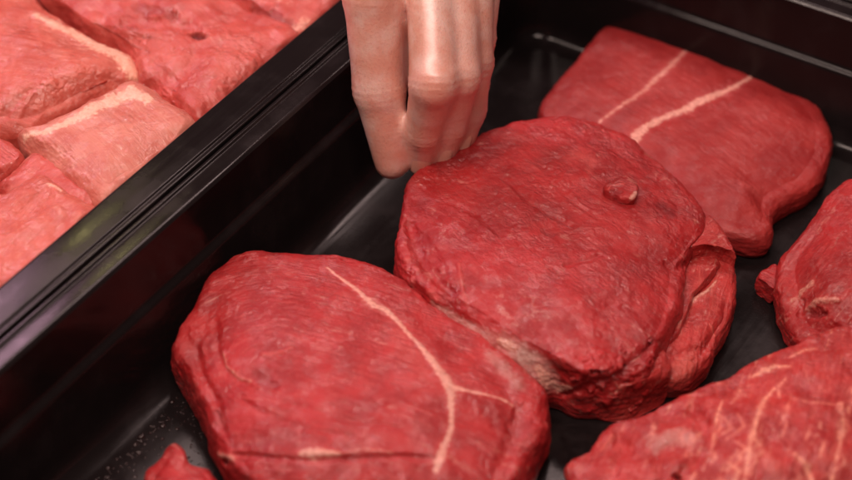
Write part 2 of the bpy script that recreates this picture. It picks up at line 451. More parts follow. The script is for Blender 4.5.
feats = [
    ('silver:0.55', -0.03, [(430, 304, 3), (455, 318, 4), (482, 333, 6), (505, 350, 7)], 0.6), ('silver:1.0', -0.03, [(503, 342, 7), (522, 355, 10), (540, 370, 10), (556, 389, 7)], 0.6),
    ('fat', 0.03, [(498, 339, 4), (506, 345, 5), (513, 349, 3)]),
    ('fat', 0.02, [(538, 368, 3), (546, 382, 4), (558, 391, 5), (568, 390, 3)]),
    ('pale:0.7', 0.10, [(407, 257, 4)]), ('pale:0.7', 0.09, [(416, 268, 4)]), ('pale:0.7', 0.10, [(410, 282, 4)]), ('pale:0.6', 0.06, [(404, 270, 3)]),
    ('pale:0.6', 0.05, [(426, 292, 4), (436, 300, 4)]),
    (None, -0.16, [(409, 222, 3), (415, 245, 4), (425, 262, 4), (440, 280, 4), (452, 290, 3)], 0.5),
    (None, -0.08, [(420, 232, 2), (432, 252, 3), (446, 272, 2)], 0.5),
    ('pale:0.5', 0.06, [(458, 262, 2), (460, 275, 3), (462, 290, 2)]),
    ('pale:0.5', 0.02, [(464, 292, 4), (466, 300, 3)]),
    (None, -0.10, [(566, 262, 2), (580, 258, 2), (592, 256, 2), (598, 252, 1.5)], 0.6),
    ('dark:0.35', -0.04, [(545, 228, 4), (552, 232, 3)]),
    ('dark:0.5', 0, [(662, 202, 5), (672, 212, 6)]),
    ('dark:0.25', 0, [(440, 168, 9), (470, 156, 10)]),  # shadow of the hand, painted into the meat colour
    ('pale:0.5', -0.02, [(575, 150, 7), (592, 158, 6), (590, 170, 3)]),  # wet sheen on the top face, painted as a paler patch
    ('pale:0.8', 0.05, [(552, 127, 1.5)]), ('pale:0.8', 0.05, [(569, 126, 1.5)]), ('pale:0.8', 0.05, [(585, 129, 2)]), ('pale:0.8', 0.05, [(420, 182, 2)]),
    (None, -0.12, [(668, 262, 2), (676, 268, 3), (690, 262, 3)]),
    ('dark:0.3', -0.28, [(656, 340, 4), (645, 352, 6), (634, 362, 5), (628, 368, 3)], 0.6),  # shade of the gap painted into the groove
    ('dark:0.12', -0.10, [(624, 372, 4), (606, 380, 4), (590, 386, 4), (575, 394, 4), (562, 398, 3)], 0.7),  # faint groove shade, painted along with the dent
    (None, 0.16, [(598, 366, 9), (612, 364, 8)]), (None, 0.10, [(560, 362, 7), (578, 368, 7)]),
    (None, 0.25, [(645, 378, 12), (630, 388, 12)]), (None, 0.12, [(604, 398, 10)]),
    ('fat:0.5', 0.02, [(612, 392, 1.5), (618, 388, 2), (616, 380, 1.5)]), ('fat:0.4', 0.0, [(588, 405, 1.2), (596, 400, 1.6)]),
    ('fat:0.55', 0.02, [(636, 364, 1), (642, 356, 1), (648, 348, 1)]),
    (None, -0.07, [(505, 175, 2), (525, 195, 2.5), (548, 210, 2.5), (570, 222, 2)], 0.7),
    (None, -0.06, [(450, 200, 2), (478, 212, 2.5), (500, 232, 2)], 0.7),
    (None, -0.06, [(600, 215, 2), (575, 200, 2), (552, 180, 2)], 0.7),
]
cut('body', ctrl, (555, 240), red_grain, st, zc=3.75, feats=feats, n=960, nt=230, ns=100, lump=0.16, wrinkle=0.07, seed=1,
    fib=slope(430, 190, 620, 330, 3.5), origin=(c0[0], c0[1], 0), wr_scale=2.2, iso=(1.5, 3.6))
fl = [(688, 240, 1.9), (700, 226, 2.2), (708, 220, 2.3), (718, 232, 2.1), (728, 247, 2.0), (735, 262, 1.9), (726, 262, 1.8), (704, 259, 1.8), (684, 262, 1.9), (676, 258, 2.0)]
cut('flap', fl, (704, 244), fresh, st, zc=2.75, base=1.2, n=300, nt=60, ns=30, lump=0.05, wrinkle=0.02, seed=3, edge_noise=0.05,
    fib=slope(680, 262, 720, 230, 2), feats=[('pale:0.6', 0.04, [(702, 253, 1), (715, 246, 1.5)])])
fl = [(666, 275, 1.2), (684, 263, 1.3), (706, 258, 1.3), (727, 261, 1.2), (735, 276, 1.0), (735, 304, 0.9), (730, 328, 0.8), (718, 350, 0.7),
      (708, 370, 0.7), (690, 385, 0.7), (668, 387, 0.8), (653, 376, 1.0), (656, 350, 1.1), (660, 315, 1.2)]
feats = [('fat:0.7', 0.07, [(687, 302, 2), (696, 295, 3), (708, 288, 2.5), (716, 278, 1.5)]), (None, -0.10, [(684, 318, 4), (690, 295, 3), (716, 272, 3)]),  # first mark paints the fold ridge's highlight in fat colour
         ('pale:0.4', 0.0, [(697, 272, 1), (698, 285, 1)]), ('pale:0.5', 0.08, [(690, 362, 10), (676, 378, 8)]),
         (None, -0.1, [(664, 352, 3), (690, 350, 3), (712, 345, 3)]), ('pale:0.7', 0.02, [(712, 322, 1.3), (717, 334, 1.3)])]
cut('flap', fl, (698, 325), fresh, st, zc=1.75, base=0.05, n=480, nt=110, ns=50, lump=0.14, wrinkle=0.05, seed=4, edge_noise=0.14, feats=feats,
    fib=slope(690, 380, 715, 270, 2))
fl = [(666, 272, 1.8), (688, 262, 1.7), (710, 262, 1.5), (719, 271, 1.4), (706, 290, 1.4), (692, 304, 1.5), (686, 326, 1.4), (676, 348, 1.3), (662, 354, 1.3), (660, 312, 1.7)]
cut('flap', fl, (682, 298), fresh, st, zc=2.05, base=0.6, n=360, nt=80, ns=36, lump=0.05, wrinkle=0.06, seed=14, edge_noise=0.16, fib=slope(690, 330, 705, 270, 2),
    feats=[('pale:0.4', 0.0, [(700, 268, 1), (700, 280, 1)]), (None, -0.08, [(672, 290, 3), (672, 330, 3)])])
fl = [(594, 396, 0.9), (602, 382, 1.4), (622, 374, 1.7), (642, 362, 1.9), (658, 352, 1.8), (668, 362, 1.5), (669, 384, 1.0), (648, 400, 0.7), (616, 413, 0.5), (598, 410, 0.6)]
cut('flap', fl, (632, 385), fresh, st, zc=2.1, base=0.05, n=360, nt=80, ns=40, lump=0.14, wrinkle=0.07, seed=15, edge_noise=0.16, fib=slope(600, 400, 660, 360, 2),
    feats=[('fat:0.5', 0.02, [(612, 394, 1.5), (620, 388, 2)]), (None, -0.10, [(634, 372, 3), (630, 392, 3)])])
nb_ = [(604, 190, 3.85), (608, 182, 3.9), (618, 178, 3.95), (630, 179, 3.9), (638, 188, 3.85), (636, 200, 3.8), (628, 203, 3.75), (614, 199, 3.75)]
cut('meat_nub', nb_, (621, 190), red, st, zc=4.02, base=3.45, n=160, nt=36, ns=24, lump=0.10, wrinkle=0.05, seed=5, edge_noise=0.08,
    feats=[('dark:0.4', -0.10, [(616, 190, 5)]), ('fat:0.8', 0.06, [(634, 196, 3.5), (636, 190, 2)]), ('pale:0.6', 0.03, [(606, 188, 1.5), (612, 182, 1.5), (622, 181, 1.5)])])

# --- left steak with the forked seam
c1 = P(360, 400, 0)
ctrl = [(174, 365, 1.1, 196, 350, 2.5), (186, 335, 1.5, 205, 324, 2.7), (200, 307, 2.0, 214, 300, 2.9), (216, 277, 2.3, 228, 283, 3.1),
        (243, 259, 2.6, 250, 269, 3.3), (285, 260, 2.7, 287, 271, 3.4), (325, 262, 2.7, 325, 273, 3.4), (360, 268, 2.7, 357, 280, 3.4),
        (392, 281, 2.7, 386, 292, 3.4), (417, 299, 2.6, 409, 309, 3.3), (446, 322, 2.3, 435, 332, 3.1), (480, 345, 2.0, 466, 353, 2.9),
        (509, 368, 1.8, 490, 375, 2.8), (530, 389, 1.5, 508, 394, 2.7), (546, 411, 1.2, 514, 412, 2.6), (549, 440, 0.8, 506, 440, 2.5),
        (538, 475, 0.6, 494, 472, 2.4), (515, 512, 0.5, 470, 505, 2.3), (455, 535, 0.4, 430, 512, 2.2), (350, 535, 0.4, 350, 508, 2.2),
        (265, 518, 0.4, 275, 492, 2.2), (226, 480, 0.5, 242, 462, 2.3), (213, 455, 0.6, 228, 440, 2.4), (203, 428, 0.8, 219, 412, 2.5),
        (186, 394, 0.9, 205, 380, 2.5)]
feats = [
    ('fat', 0.02, [(327, 265, 1.3), (345, 278, 1.8), (362, 291, 2.5), (375, 303, 4), (388, 308, 3), (402, 323, 2.5), (420, 342, 3.2), (436, 362, 4), (448, 380, 6.5), (452, 392, 5)], 0.7),
    ('fat', 0.0, [(451, 384, 5.5), (452, 405, 3), (452, 425, 2.5), (446, 442, 3), (440, 458, 4), (436, 470, 3)], 0.8),
    ('fat', 0.02, [(452, 384, 4), (468, 387, 1.8), (490, 392, 1.5), (508, 398, 1.6), (515, 402, 1.5)], 0.5),
    ('pale:0.4', 0.0, [(398, 330, 12), (415, 350, 14), (425, 370, 10)]),
    (None, -0.05, [(452, 384, 3), (490, 392, 3), (516, 402, 3)]),
    ('silver:0.55', 0, [(372, 300, 7), (384, 306, 5)]),
    ('silver:0.4', 0.03, [(490, 352, 6), (505, 368, 8), (518, 382, 6)]),
    ('fat:0.9', 0.04, [(302, 451, 3), (312, 453, 6), (322, 452, 4), (340, 452, 1.5)]),
    ('fat:0.5', 0.02, [(340, 452, 1), (365, 449, 1.5), (392, 452, 1)]),
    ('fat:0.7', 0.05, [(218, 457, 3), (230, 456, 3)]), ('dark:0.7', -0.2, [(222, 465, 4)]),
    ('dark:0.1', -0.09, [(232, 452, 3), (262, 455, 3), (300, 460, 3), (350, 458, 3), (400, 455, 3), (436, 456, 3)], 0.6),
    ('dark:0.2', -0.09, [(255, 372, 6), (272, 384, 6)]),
    ('fat:0.45', 0.03, [(222, 350, 1.2), (225, 362, 1.5), (238, 375, 1.8), (250, 378, 1.5)]),
    (None, -0.09, [(214, 320, 3), (216, 350, 3), (226, 372, 3), (246, 382, 3)], 0.6),
    (None, 0.06, [(265, 365, 6), (285, 358, 6)]),
    ('pale:0.5', 0.05, [(262, 352, 3), (280, 350, 3), (292, 345, 2)]),  # sheen highlight painted in pale colour
    (None, -0.10, [(196, 345, 3), (200, 375, 3), (215, 400, 3), (222, 430, 3)], 0.8),
    (None, 0.10, [(200, 350, 4), (196, 330, 4)]),
    (None, -0.07, [(238, 395, 2), (262, 412, 2.5), (300, 425, 2.5), (350, 435, 2)], 0.5),
    (None, -0.06, [(250, 385, 2), (290, 402, 2.5), (340, 415, 2.5), (400, 425, 2)], 0.5),
    (None, 0.12, [(540, 425, 7), (536, 440, 6)]), (None, -0.10, [(520, 405, 4), (516, 430, 4), (505, 460, 4)]),
    ('pale:0.5', 0.0, [(208, 289, 0.8), (220, 289, 0.8)]),
]
s1 = cut('beef_steak', ctrl, (350, 385), red, None, zc=3.55, feats=feats, n=960, nt=240, ns=90, lump=0.13, wrinkle=0.035, seed=2,
         fib=ray_dist(262, 372, 470, 432, 3.3), origin=(c1[0], c1[1], 0))
tag(s1, 'large fibrous beef steak at lower left with a forked cream fat seam', 'steak')

# --- flat steak at the back
c2 = P(690, 130, 0)
ctrl = [(612, 26, 1.1), (626, 21, 1.1), (650, 30, 1.1), (674, 41, 1.1), (696, 43, 1.1), (716, 52, 1.1), (740, 65, 1.1), (762, 77, 1.1), (790, 96, 1.0),
        (812, 110, 1.0), (827, 130, 0.9), (831, 150, 0.8), (827, 172, 0.7), (812, 196, 0.6), (790, 208, 0.6), (773, 220, 0.6), (771, 240, 0.6),
        (762, 249, 0.6), (738, 246, 0.7), (700, 235, 0.7), (660, 210, 0.7), (610, 180, 0.7), (570, 150, 0.7), (541, 128, 0.8), (541, 108, 0.9), (560, 84, 1.0), (580, 61, 1.0), (598, 40, 1.1)]
feats = [('fat:0.62', 0.0, [(688, 47, 2.2), (670, 64, 3.6), (645, 86, 3.4), (620, 104, 2.6), (598, 120, 2.2)]),
         ('fat:0.9', 0.03, [(756, 71, 2.2), (732, 84, 3.2), (706, 95, 4.5), (684, 106, 4.6), (664, 114, 3.2), (645, 124, 4.5), (634, 136, 5), (626, 146, 5)]),
         (None, -0.08, [(756, 73, 4), (706, 98, 5), (655, 122, 5)]), ('dark:0.25', 0, [(640, 100, 9), (615, 118, 9)]),
         ('pale:0.5', 0.05, [(745, 182, 7), (758, 188, 6)]), ('pale:0.4', 0.04, [(722, 232, 5), (738, 238, 5)]),
         (None, -0.06, [(760, 195, 6), (772, 215, 6)])]
s2 = cut('beef_steak', ctrl, (690, 125), red_flat, None, zc=2.0, feats=feats, n=720, nt=170, ns=50, lump=0.10, wrinkle=0.015, seed=6,
         fib=slope(620, 60, 760, 150, 2), origin=(c2[0], c2[1], 0), edge_noise=0.07)
tag(s2, 'flat smooth beef steak at the back with two thin pale fat lines', 'steak')

# --- piece at the right edge
c3 = P(860, 280, 0)
ctrl = [(852, 186, 1.7), (832, 199, 1.7), (813, 224, 1.5), (795, 245, 1.3), (781, 262, 1.1), (775, 280, 0.9), (775, 302, 0.8), (779, 322, 0.7),
        (786, 337, 0.6), (800, 352, 0.6), (850, 375, 0.6), (910, 380, 0.7), (950, 340, 0.9), (955, 260, 1.4), (930, 200, 1.8), (890, 178, 1.9)]
feats = [('fat:0.6', 0.04, [(792, 298, 3), (800, 290, 5), (808, 283, 4)]), ('fat:0.6', 0.10, [(804, 308, 2), (812, 302, 3), (824, 300, 3.5), (834, 299, 3)]),
         ('dark:0.45', -0.22, [(806, 312, 4), (814, 314, 5), (822, 312, 3)]), ('pale:0.6', 0.03, [(814, 313, 1.5)]),
         (None, -0.10, [(800, 300, 2), (800, 312, 2)]), (None, -0.12, [(830, 330, 3), (845, 336, 3), (860, 338, 3)]), ('pale:0.5', 0, [(833, 235, 3), (838, 232, 3)]),
         (None, -0.10, [(840, 288, 3), (852, 284, 3), (865, 286, 3)])]
s3 = cut('beef_steak', ctrl, (865, 275), red, None, zc=2.7, feats=feats, n=600, nt=150, ns=60, lump=0.2, wrinkle=0.05, seed=8,
         fib=slope(800, 270, 852, 200, 2.4), origin=(c3[0], c3[1], 0))
tag(s3, 'dark red beef piece at the right edge with a small dark pit and pale fold', 'steak')

# --- marbled piece, front right
c4 = P(780, 460, 0)
ctrl = [(566, 482, 0.8), (588, 462, 1.1), (600, 443, 1.4), (612, 428, 1.6), (636, 421, 1.7), (660, 411, 1.8), (684, 400, 1.9), (705, 391, 2.0), (740, 378, 2.1),
        (772, 362, 2.2), (792, 351, 2.2), (812, 342, 2.3), (850, 335, 2.3), (900, 338, 2.3), (955, 380, 2.0), (965, 450, 1.5), (920, 530, 0.9), (830, 570, 0.7),
        (720, 575, 0.6), (630, 560, 0.6), (575, 520, 0.6)]
feats = [('fat:0.9', 0.03, [(752, 374, 1.5), (765, 368, 3), (776, 364, 3.5), (788, 364, 2.5)]), ('fat:0.6', 0.0, [(790, 354, 1.5), (806, 347, 2), (814, 346, 2)]),
         ('fat:0.75', 0.0, [(722, 398, 1.2), (716, 415, 2), (712, 432, 2), (708, 450, 1.5)]),
         ('fat:0.8', 0.0, [(774, 385, 1.5), (764, 398, 3.2), (758, 412, 2.5), (750, 440, 2.5), (746, 465, 2), (744, 485, 2)]),
         ('fat:0.6', 0.0, [(762, 405, 1.5), (768, 395, 1.5), (776, 386, 1)]),
         ('fat:0.7', 0.0, [(842, 400, 1.5), (846, 425, 3), (838, 450, 2.5), (832, 480, 2)]), ('fat:0.6', 0, [(790, 396, 1), (812, 400, 1), (840, 402, 1)]),
         ('fat:0.75', 0, [(796, 452, 2), (808, 462, 4), (812, 478, 3)]), ('fat:0.65', 0, [(728, 460, 2), (738, 468, 3), (735, 480, 2)]),
         ('fat:0.55', 0, [(820, 455, 1.5), (824, 440, 1.2)]), ('fat:0.6', 0, [(852, 385, 1.5), (850, 410, 2)]),
         ('pale:0.45', 0, [(805, 366, 1), (808, 380, 1)]), ('pale:0.5', 0, [(828, 372, 1), (829, 388, 1)]), ('pale:0.4', 0, [(760, 445, 5), (775, 470, 8)]),
         ('silver:0.5', 0.12, [(660, 438, 9), (675, 434, 11), (690, 436, 8)]), ('dark:0.8', -0.35, [(676, 476, 4)], 0.5),
         (None, -0.22, [(690, 404, 4), (702, 420, 5), (708, 440, 5), (696, 456, 4), (680, 472, 4)], 0.6),
         (None, -0.14, [(618, 430, 3), (622, 445, 4), (612, 470, 4)], 0.6), ('pale:0.6', 0.05, [(612, 432, 2), (600, 448, 2)]),
         ('pale:0.4', 0.06, [(686, 402, 4), (690, 396, 3)]), (None, -0.10, [(655, 455, 3), (660, 475, 3), (650, 495, 3)])]
_q = np.random.RandomState(12)
for _i in range(26):
    x0, y0 = _q.uniform(690, 850), _q.uniform(372, 475); L_ = _q.uniform(8, 26); dx = _q.normal()*0.28
    feats.append(('fat:%.2f' % _q.uniform(0.28, 0.55), 0.0, [(x0, y0, 0.8), (x0-L_*dx-L_*0.15, y0+L_*0.5, _q.uniform(1.2, 2.4)), (x0-L_*0.35+_q.normal()*2, y0+L_, 0.8)], 1.3))
s4 = cut('beef_steak', ctrl, (790, 455), marbled, None, zc=3.4, feats=feats, n=840, nt=220, ns=80, lump=0.34, wrinkle=0.08, seed=9, dome=1.8,
         fib=slope(760, 470, 790, 370, 3), origin=(c4[0], c4[1], 0))
tag(s4, 'bright red marbled beef piece in the lower right corner with cream streaks', 'steak')

# --- scraps
s5 = cut('meat_scrap', [(756, 284, 0.5), (761, 275, 0.6), (768, 272, 0.6), (776, 269, 0.6), (779, 285, 0.5), (774, 298, 0.4), (768, 298, 0.3), (762, 292, 0.3)],
         (768, 284), red, None, zc=0.95, base=0.04, n=240, nt=50, ns=30, lump=0.1, wrinkle=0.05, seed=10, edge_noise=0.06)
tag(s5, 'small triangular red meat scrap lying against the piece at the right edge', 'meat')
s6 = cut('meat_scrap', [(146, 482, 0.5), (160, 466, 0.7), (168, 456, 0.8), (176, 451, 0.9), (186, 458, 0.9), (194, 470, 0.8), (212, 478, 0.6), (222, 500, 0.5), (190, 520, 0.4), (150, 510, 0.4)],
         (180, 485), red, None, zc=1.6, base=0.04, n=300, nt=70, ns=40, lump=0.12, wrinkle=0.04, seed=11, edge_noise=0.08)
tag(s6, 'small red meat scrap on the tray floor at the bottom left', 'meat')

# ------------------------------------------------------------------ pink meat in the left tray
pk = dict(deep=(0.50, 0.085, 0.060), bright=(0.62, 0.14, 0.10), streak=(0.72, 0.24, 0.18), fatc=(0.82, 0.48, 0.34))
pink = meat_material('pale pink meat', streak_amt=0.45, fib_bump=0.4, grain_bump=0.6, sss=0.35, relief=0.55, **pk)
pink2 = meat_material('coarse pink meat', deep=(0.54, 0.13, 0.095), bright=(0.66, 0.23, 0.17), streak=(0.76, 0.32, 0.24), streak_amt=0.45, fib_bump=0.4, grain_bump=0.6, sss=0.35, relief=0.55, fatc=(0.84, 0.52, 0.38))
pink3 = meat_material('rosy meat', deep=(0.46, 0.060, 0.048), bright=(0.58, 0.10, 0.078), streak=(0.68, 0.19, 0.15), streak_amt=0.4, fib_bump=0.4, grain_bump=0.6, sss=0.35, relief=0.55, fatc=(0.84, 0.5, 0.36))
PG = 'pink meat cuts heaped in the left tray'
def pinkcut(label, ctrl, cen, mat, seed, **kw):
    kw.setdefault('edge_noise', 0.16); kw.setdefault('side_amt', 0.3); kw.setdefault('kk', 0.4)
    kw['feats'] = [(f_[0], f_[1], [(x, y, w_*1.5) for x, y, w_ in f_[2]])+tuple(f_[3:]) for f_ in kw.get('feats', [])]
    c = P(cen[0], cen[1], 0)
    kw.setdefault('grow', 0.05); kw.setdefault('lim', -8.5); kw.setdefault('dome', 2.0)
    kw.setdefault('lump', 0.2); kw.setdefault('wrinkle', 0.015)
    o = cut('meat_cut', ctrl, cen, mat, None, base=0.05, n=540, nt=140, ns=50, seed=seed, origin=(c[0], c[1], 0), **kw)
    tag(o, label, 'meat', PG)
pinkcut('large pale pink cut in the upper left corner, cream fat seam along its right',
        [(-40, 40, 5.0), (-20, 0, 5.0), (20, -10, 4.8), (42, 12, 4.8), (75, 33, 4.7), (110, 52, 4.7), (133, 62, 4.6), (139, 82, 4.5), (120, 94, 4.5), (90, 108, 4.4), (60, 124, 4.4), (25, 139, 4.3), (-5, 138, 4.3), (-40, 120, 4.5)],
        (50, 75), pink, 21, zc=5.9, fib=slope(0, 60, 110, 80, 5.5),
        feats=[('fat', 0.05, [(38, 13, 3), (60, 24, 5), (85, 36, 7), (108, 48, 8), (126, 58, 8), (136, 72, 6)]), ('pale:0.5', 0, [(60, 50, 6), (64, 56, 4)]),
               (None, -0.08, [(0, 60, 4), (50, 70, 4), (110, 80, 4)]), (None, -0.06, [(0, 95, 4), (50, 100, 4)])])
pinkcut('thick pale cutlet beside the rim, its upper edge a cream fat strip',
        [(18, 140, 4.9), (35, 133, 5.0), (62, 121, 5.1), (100, 102, 5.1), (130, 86, 5.1), (152, 95, 5.0), (165, 104, 4.9), (196, 126, 4.9), (192, 146, 4.7), (166, 172, 4.6), (136, 194, 4.6), (104, 210, 4.6), (76, 190, 4.7), (46, 165, 4.8)],
        (105, 145), pink2, 22, zc=5.7, fib=slope(60, 130, 110, 180, 5.5), lump=0.15,
        feats=[('fat', 0.03, [(22, 138, 2.5), (45, 129, 2.5), (65, 121, 3), (90, 109, 4.5), (112, 98, 6), (130, 90, 7), (148, 96, 4)]), ('pale:0.6', 0, [(112, 125, 3), (116, 132, 3)]),
               (None, -0.05, [(30, 150, 4), (60, 160, 4)])])
pinkcut('broad rosy cut at the top with a small dark hole, next to the rim',
        [(40, -5, 4.6), (62, -12, 4.7), (120, -20, 4.8), (180, -15, 4.8), (225, 0, 4.8), (262, 18, 4.8), (306, 44, 4.9), (276, 68, 4.9), (230, 106, 4.9), (200, 128, 4.8), (172, 110, 4.7), (150, 96, 4.7), (136, 80, 4.7), (134, 62, 4.7), (112, 46, 4.6), (75, 25, 4.6)],
        (180, 45), pink3, 23, zc=5.7, fib=slope(120, 20, 200, 90, 5.5), lump=0.4,
        feats=[('dark:0.9', -0.3, [(194, 28, 3), (200, 32, 4)], 0.5), (None, -0.2, [(130, 18, 4), (160, 20, 5), (185, 22, 4), (196, 30, 4)]), (None, -0.15, [(150, 88, 4), (175, 78, 5), (196, 60, 4)]),
               ('pale:0.5', 0.1, [(150, 45, 14), (170, 60, 12)]), ('pale:0.4', 0.1, [(235, 45, 14), (225, 70, 12)]), ('dark:0.3', -0.1, [(140, 5, 5), (170, 12, 4)])])
pinkcut('plump pink chunk lowest at the left edge, with a small fat tip on top',
        [(-60, 240, 3.5), (-30, 205, 4.2), (5, 198, 4.6), (30, 182, 5.0), (42, 178, 5.1), (56, 184, 5.0), (72, 198, 4.9), (98, 216, 4.8), (88, 240, 4.7), (52, 270, 4.6), (15, 298, 4.5), (-40, 300, 3.6)],
        (25, 230), pink, 24, zc=5.4, fib=slope(0, 250, 60, 200, 5), lump=0.2,
        feats=[('fat:0.8', 0.06, [(48, 181, 2), (56, 184, 2.5), (62, 188, 1.5)]), ('pale:0.5', 0.05, [(56, 205, 3), (62, 210, 3)]), ('pale:0.5', 0.05, [(78, 214, 4)]), (None, -0.1, [(0, 225, 5), (30, 205, 5), (42, 190, 4)])])
pinkcut('dark pink wedge at the left edge between the big cut and the chunk below',
        [(-40, 150, 4.2), (-10, 140, 4.6), (12, 144, 4.8), (24, 156, 4.7), (26, 168, 4.5), (12, 182, 4.3), (-8, 196, 4.0), (-40, 196, 3.8)],
        (-2, 166), pink3, 25, zc=5.2, fib=slope(0, 160, 20, 175, 5))
pinkcut('streaky pink cut squeezed between the cutlet and the lowest chunk',
        [(0, 196, 4.3), (10, 180, 4.6), (24, 162, 4.8), (36, 154, 4.9), (56, 166, 4.8), (76, 184, 4.7), (98, 204, 4.6), (90, 222, 4.2), (60, 220, 4.0), (20, 220, 4.0)],
        (44, 186), pink3, 26, zc=5.15, fib=slope(0, 200, 40, 165, 5), feats=[('pale:0.5', 0, [(10, 190, 3), (25, 178, 3), (32, 168, 2)])])
pinkcut('small rosy cut at the top against the rim, furthest back of the heap',
        [(215, -14, 4.9), (250, -30, 4.9), (300, -36, 4.9), (356, -20, 4.9), (344, 8, 4.9), (320, 32, 4.8), (296, 46, 4.7), (268, 30, 4.8), (248, 14, 4.8)],
        (280, -2), pink3, 27, zc=5.6, fib=slope(250, 0, 300, 20, 5), feats=[('fat:0.5', 0.02, [(300, 24, 4), (308, 18, 4)]), ('dark:0.4', -0.1, [(250, 10, 4), (275, 16, 4), (290, 22, 3)])])
pinkcut('narrow rosy cut filling the gap below the right end of the cutlet',
        [(90, 205, 4.0), (120, 184, 4.2), (150, 162, 4.3), (176, 138, 4.4), (190, 124, 4.4), (180, 138, 4.0), (160, 158, 3.8), (130, 182, 3.8), (100, 208, 3.6)],
        (140, 172), pink3, 28, zc=4.6, lump=0.1)

# ------------------------------------------------------------------ hand
def surface_nets(F, org, h):
    nx, ny, nz = F.shape
    ins = F < 0
    cid = np.full((nx-1, ny-1, nz-1), -1)
    s = np.zeros((nx-1, ny-1, nz-1), int)
    for a in (0, 1):
        for b in (0, 1):
            for c in (0, 1): s += ins[a:nx-1+a, b:ny-1+b, c:nz-1+c]
    act = np.argwhere((s > 0) & (s < 8)); cid[tuple(act.T)] = np.arange(len(act))
    acc = np.zeros((len(act), 3)); cnt = np.zeros(len(act))
    cs = [(a, b, c) for a in (0, 1) for b in (0, 1) for c in (0, 1)]
    for i in range(8):
        for j in range(i+1, 8):
            d = np.abs(np.array(cs[i])-cs[j]).sum()
            if d != 1: continue
            fa = F[tuple((act+cs[i]).T)]; fb = F[tuple((act+cs[j]).T)]
            cr = (fa < 0) != (fb < 0)
            t = np.where(cr, fa/np.where(cr, fa-fb, 1), 0)
            p = np.array(cs[i])+t[:, None]*(np.array(cs[j])-np.array(cs[i]))
            acc[cr] += p[cr]; cnt[cr] += 1
    V = (act+acc/cnt[:, None])*h+org
    Q = []
    for ax in range(3):
        o1, o2 = [(1, 2), (2, 0), (0, 1)][ax]
        sl0 = [slice(None)]*3; sl1 = [slice(None)]*3; sl0[ax] = slice(0, -1); sl1[ax] = slice(1, None)
        cr = ins[tuple(sl0)] != ins[tuple(sl1)]
        e = np.argwhere(cr); e = e[(e[:, o1] > 0) & (e[:, o2] > 0) & (e[:, o1] < F.shape[o1]-1) & (e[:, o2] < F.shape[o2]-1)]
        d1 = np.zeros(3, int); d1[o1] = 1; d2 = np.zeros(3, int); d2[o2] = 1
        q = np.stack([cid[tuple((e-d1-d2).T)], cid[tuple((e-d2).T)], cid[tuple(e.T)], cid[tuple((e-d1).T)]], 1)
        fl_ = ~ins[tuple(e.T)]; q[fl_] = q[fl_][:, ::-1]
        Q.append(q)
    return V, np.vstack(Q)
def H(px, py, off=0.0):
    """point on the hand's leaning plane (off = cm further from the viewer)"""
    d = FW + RT*(px-426)/F_PX - UP*(py-240)/F_PX
    nrm = np.array([0, 1.0, -0.35]); k = 1.15-0.35*3.1+off
    return CAM + d*(k-CAM@nrm)/(d@nrm)
fingers = {
    'thumb':  [(404, -210, 1.2, 1.4), (384, -95, 0.3, 1.40), (373, -5, -0.1, 1.22), (379, 88, -0.2, 1.08), (392, 162, 0.1, 0.76)],
    'index':  [(425, -130, 2.0, 1.10), (430, -20, 0.2, 1.00), (434, 82, -2.0, 1.00), (424, 130, -0.6, 0.80), (421, 158, 0.3, 0.64)],
    'middle': [(452, -125, 2.2, 1.05), (456, -20, 0.6, 0.92), (459, 76, -1.1, 0.88), (450, 124, 0.0, 0.72), (442, 152, 0.5, 0.62)],
    'ring':   [(476, -115, 2.2, 0.98), (474, -15, 0.9, 0.84), (474, 62, 0.2, 0.80), (470, 110, 0.7, 0.68), (462, 138, 1.0, 0.60)],
    'little': [(498, -95, 2.5, 0.85), (486, -20, 2.0, 0.70), (480, 40, 1.5, 0.64), (476, 84, 1.7, 0.56), (470, 112, 2.0, 0.5)],
}
def smin(a, b, k):
    h = np.clip(0.5+0.5*(b-a)/k, 0, 1); return b*(1-h)+a*h-k*h*(1-h)
def capsule(X, a, b, ra, rb):
    ab = b-a; t = np.clip(((X-a)@ab)/(ab@ab), 0, 1)
    return np.linalg.norm(X-a-t[..., None]*ab, axis=-1)-(ra+(rb-ra)*t)
J = {k: [(H(x, y, o), r) for x, y, o, r in v] for k, v in fingers.items()}
wrist = H(450, -330, 1.6)
elbow_dir = np.array([0.12, 0.62, 0.78]); elbow_dir /= np.linalg.norm(elbow_dir)
arm1 = wrist+elbow_dir*6; arm2 = wrist+elbow_dir*15
allp = np.array([p for v in J.values() for p, r in v]+[wrist, arm2])
lo = allp.min(0)-3.6; hi = allp.max(0)+3.6; hgr = 0.13
dims = np.ceil((hi-lo)/hgr).astype(int)
gx = [lo[i]+np.arange(dims[i])*hgr for i in range(3)]
X = np.stack(np.meshgrid(*gx, indexing='ij'), -1).astype(np.float32)
Fd = None
for k, v in J.items():
    fd = None
    for i in range(len(v)-1):
        c = capsule(X, v[i][0], v[i+1][0], v[i][1], v[i+1][1])
        fd = c if fd is None else smin(fd, c, 0.12)
    for p, r in v[2:4]: fd = smin(fd, np.linalg.norm(X-p, axis=-1)-r*1.01, 0.25)   # joints a little thicker
    Fd = fd if Fd is None else smin(Fd, fd, 0.14)
Fd = smin(Fd, capsule(X, H(404, -60, 1.0), H(404, 70, 0.8), 1.0, 0.7), 0.4)
pl = None
mcp = [J[k][0][0] for k in ('index', 'middle', 'ring', 'little')]
for p in mcp:
    c = capsule(X, p, wrist+(p-wrist)*0.12, 1.15, 1.6); pl = c if pl is None else smin(pl, c, 0.7)
